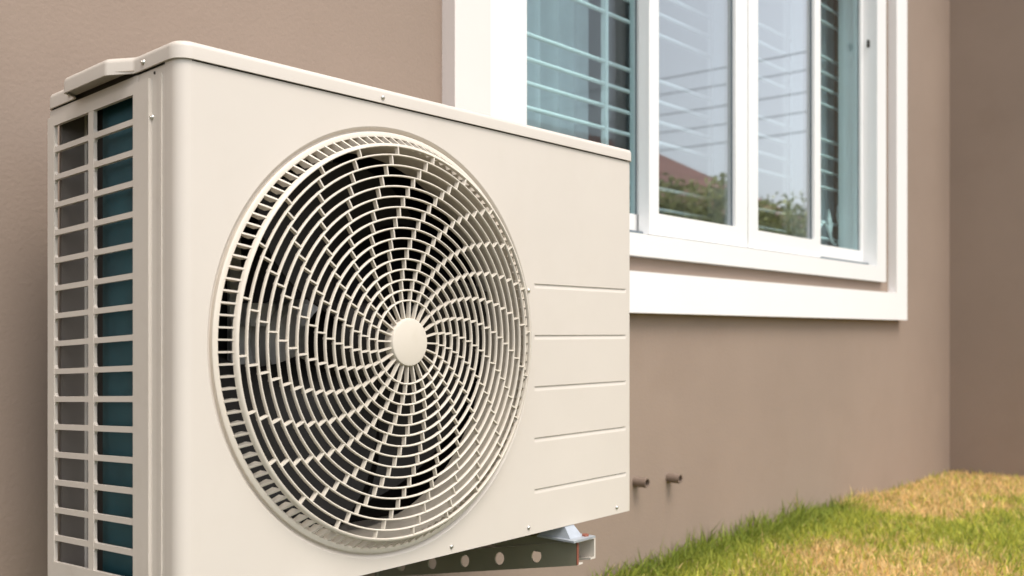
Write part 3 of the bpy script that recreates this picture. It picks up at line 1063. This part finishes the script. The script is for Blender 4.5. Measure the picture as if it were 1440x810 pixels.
# ------------------------------------------------------------------ across the street (seen mirrored in the panes)
nb = empty('neighbour_house', (17, -10.5, 0), 'single storey house with a red tiled hip roof mirrored in the window', 'house')
def nbp(name, bm, m, parent=None, **kw):
    for v in bm.verts:
        v.co -= Vector((17, -10.5, 0)) if parent is None else Vector((17, -10.5, 0))
    return finish(name, bm, m, nb if parent is None else parent, **kw)
nbp('wall', BX(11, 22.6, -14, -7.6, 0, 3.0), 'nwall', smooth=0)
bm = bmesh.new()
v = [bm.verts.new(q) for q in ((10.2, -14.8, 2.9), (23.4, -14.8, 2.9), (23.4, -6.8, 2.9), (10.2, -6.8, 2.9), (13.5, -10.6, 5.1), (20.4, -10.6, 5.1))]
for f in ((0, 1, 2, 3), (3, 2, 5, 4), (2, 1, 5), (1, 0, 4, 5), (0, 3, 4)):
    bm.faces.new([v[i] for i in f])
nbp('roof', bm, 'rooftile', smooth=0)
for x in (12.5, 15.6, 20.0):
    wn_ = nbp('window', BX(x - 0.75, x + 0.75, -7.66, -7.5, 1.0, 2.2), 'white', smooth=0)
    nbp('pane', BX(x - 0.66, x + 0.66, -7.49, -7.47, 1.09, 2.11), 'nglass', wn_, smooth=0)
nbp('door', BX(17.3, 18.2, -7.66, -7.52, 0, 2.1), 'wood', smooth=0)

# clipped hedge along the boundary
def hedge(x0, x1, y0, y1, z1, n, label):
    hx = x0 + (x1 - x0) * rng.random(n); hy = y0 + (y1 - y0) * rng.random(n)
    hz = z1 * rng.random(n) ** 0.7 * (0.86 + 0.24 * vnoise(hx * 1.7, hy * 1.7, 31))
    s = 0.035 + 0.04 * rng.random(n)
    d1 = rng.normal(size=(n, 3)); d1 /= np.linalg.norm(d1, axis=1)[:, None]
    d2 = np.cross(d1, rng.normal(size=(n, 3))); d2 /= np.linalg.norm(d2, axis=1)[:, None]
    c = np.stack([hx, hy, hz], 1)
    P = np.stack([c - d1 * s[:, None], c + d2 * s[:, None] * .5, c + d1 * s[:, None], c - d2 * s[:, None] * .5], 1).astype(np.float32)
    me = bpy.data.meshes.new('foliage')
    me.vertices.add(n * 4); me.vertices.foreach_set('co', P.reshape(-1))
    me.loops.add(n * 4); me.loops.foreach_set('vertex_index', np.arange(n * 4, dtype=np.int32))
    me.polygons.add(n); me.polygons.foreach_set('loop_start', (np.arange(n) * 4).astype(np.int32))
    at = me.attributes.new('tone', 'FLOAT_COLOR', 'POINT')
    col = np.array([0.46, 0.48, 0.24])[None] * (0.5 + rng.random(n))[:, None]
    cc = np.ones((n, 4, 4), np.float32); cc[:, :, :3] = col[:, None, :]
    at.data.foreach_set('color', cc.reshape(-1))
    me.update(calc_edges=True); me.validate()
    o = link('hedge', me, 'leaf', None, smooth=0)
    tag(o, label, 'hedge')
    return o
hedge(4.5, 19.0, -4.7, -3.9, 2.65, 26000, 'clipped green boundary hedge mirrored in the window')

for (x, y, lab) in ((24.0, -24.0, 'grey concrete utility pole standing beyond the red roofed house'),
                    (24.0, 6.0, 'grey concrete utility pole standing at the end of the taupe house')):
    p0 = empty('utility_pole', (x, y, 0), lab, 'pole', 'utility poles along the street')
    bm = bmesh.new(); tube(bm, [(0, 0, -0.05), (0, 0, 8.6)], [0.16, 0.10], 12); finish('shaft', bm, 'wood', p0)
    bm = BX(-0.9, 0.9, -0.06, 0.06, 7.9, 8.05); finish('crossarm', bm, 'wood', p0)
for xo, z, lab in ((-0.8, 8.058, 'black overhead wire on the crossarm ends towards the taupe house'),
                   (0.8, 8.058, 'black overhead wire on the crossarm ends away from the taupe house'),
                   (0.11, 7.3, 'black overhead wire clamped to the poles just below the crossarms'),
                   (0.115, 6.8, 'black overhead wire clamped between the highest and lowest on the poles'),
                   (0.12, 6.3, 'black overhead wire hanging lowest on the utility poles')):
    bm = bmesh.new()
    pts = [(24 + xo, -24 + 30 * k / 20, z - 0.55 * (1 - (2 * k / 20 - 1) ** 2)) for k in range(21)]
    tube(bm, pts, 0.012, 6)
    tag(finish('overhead_wire', bm, 'wire'), lab, 'wire', 'overhead wires along the street')
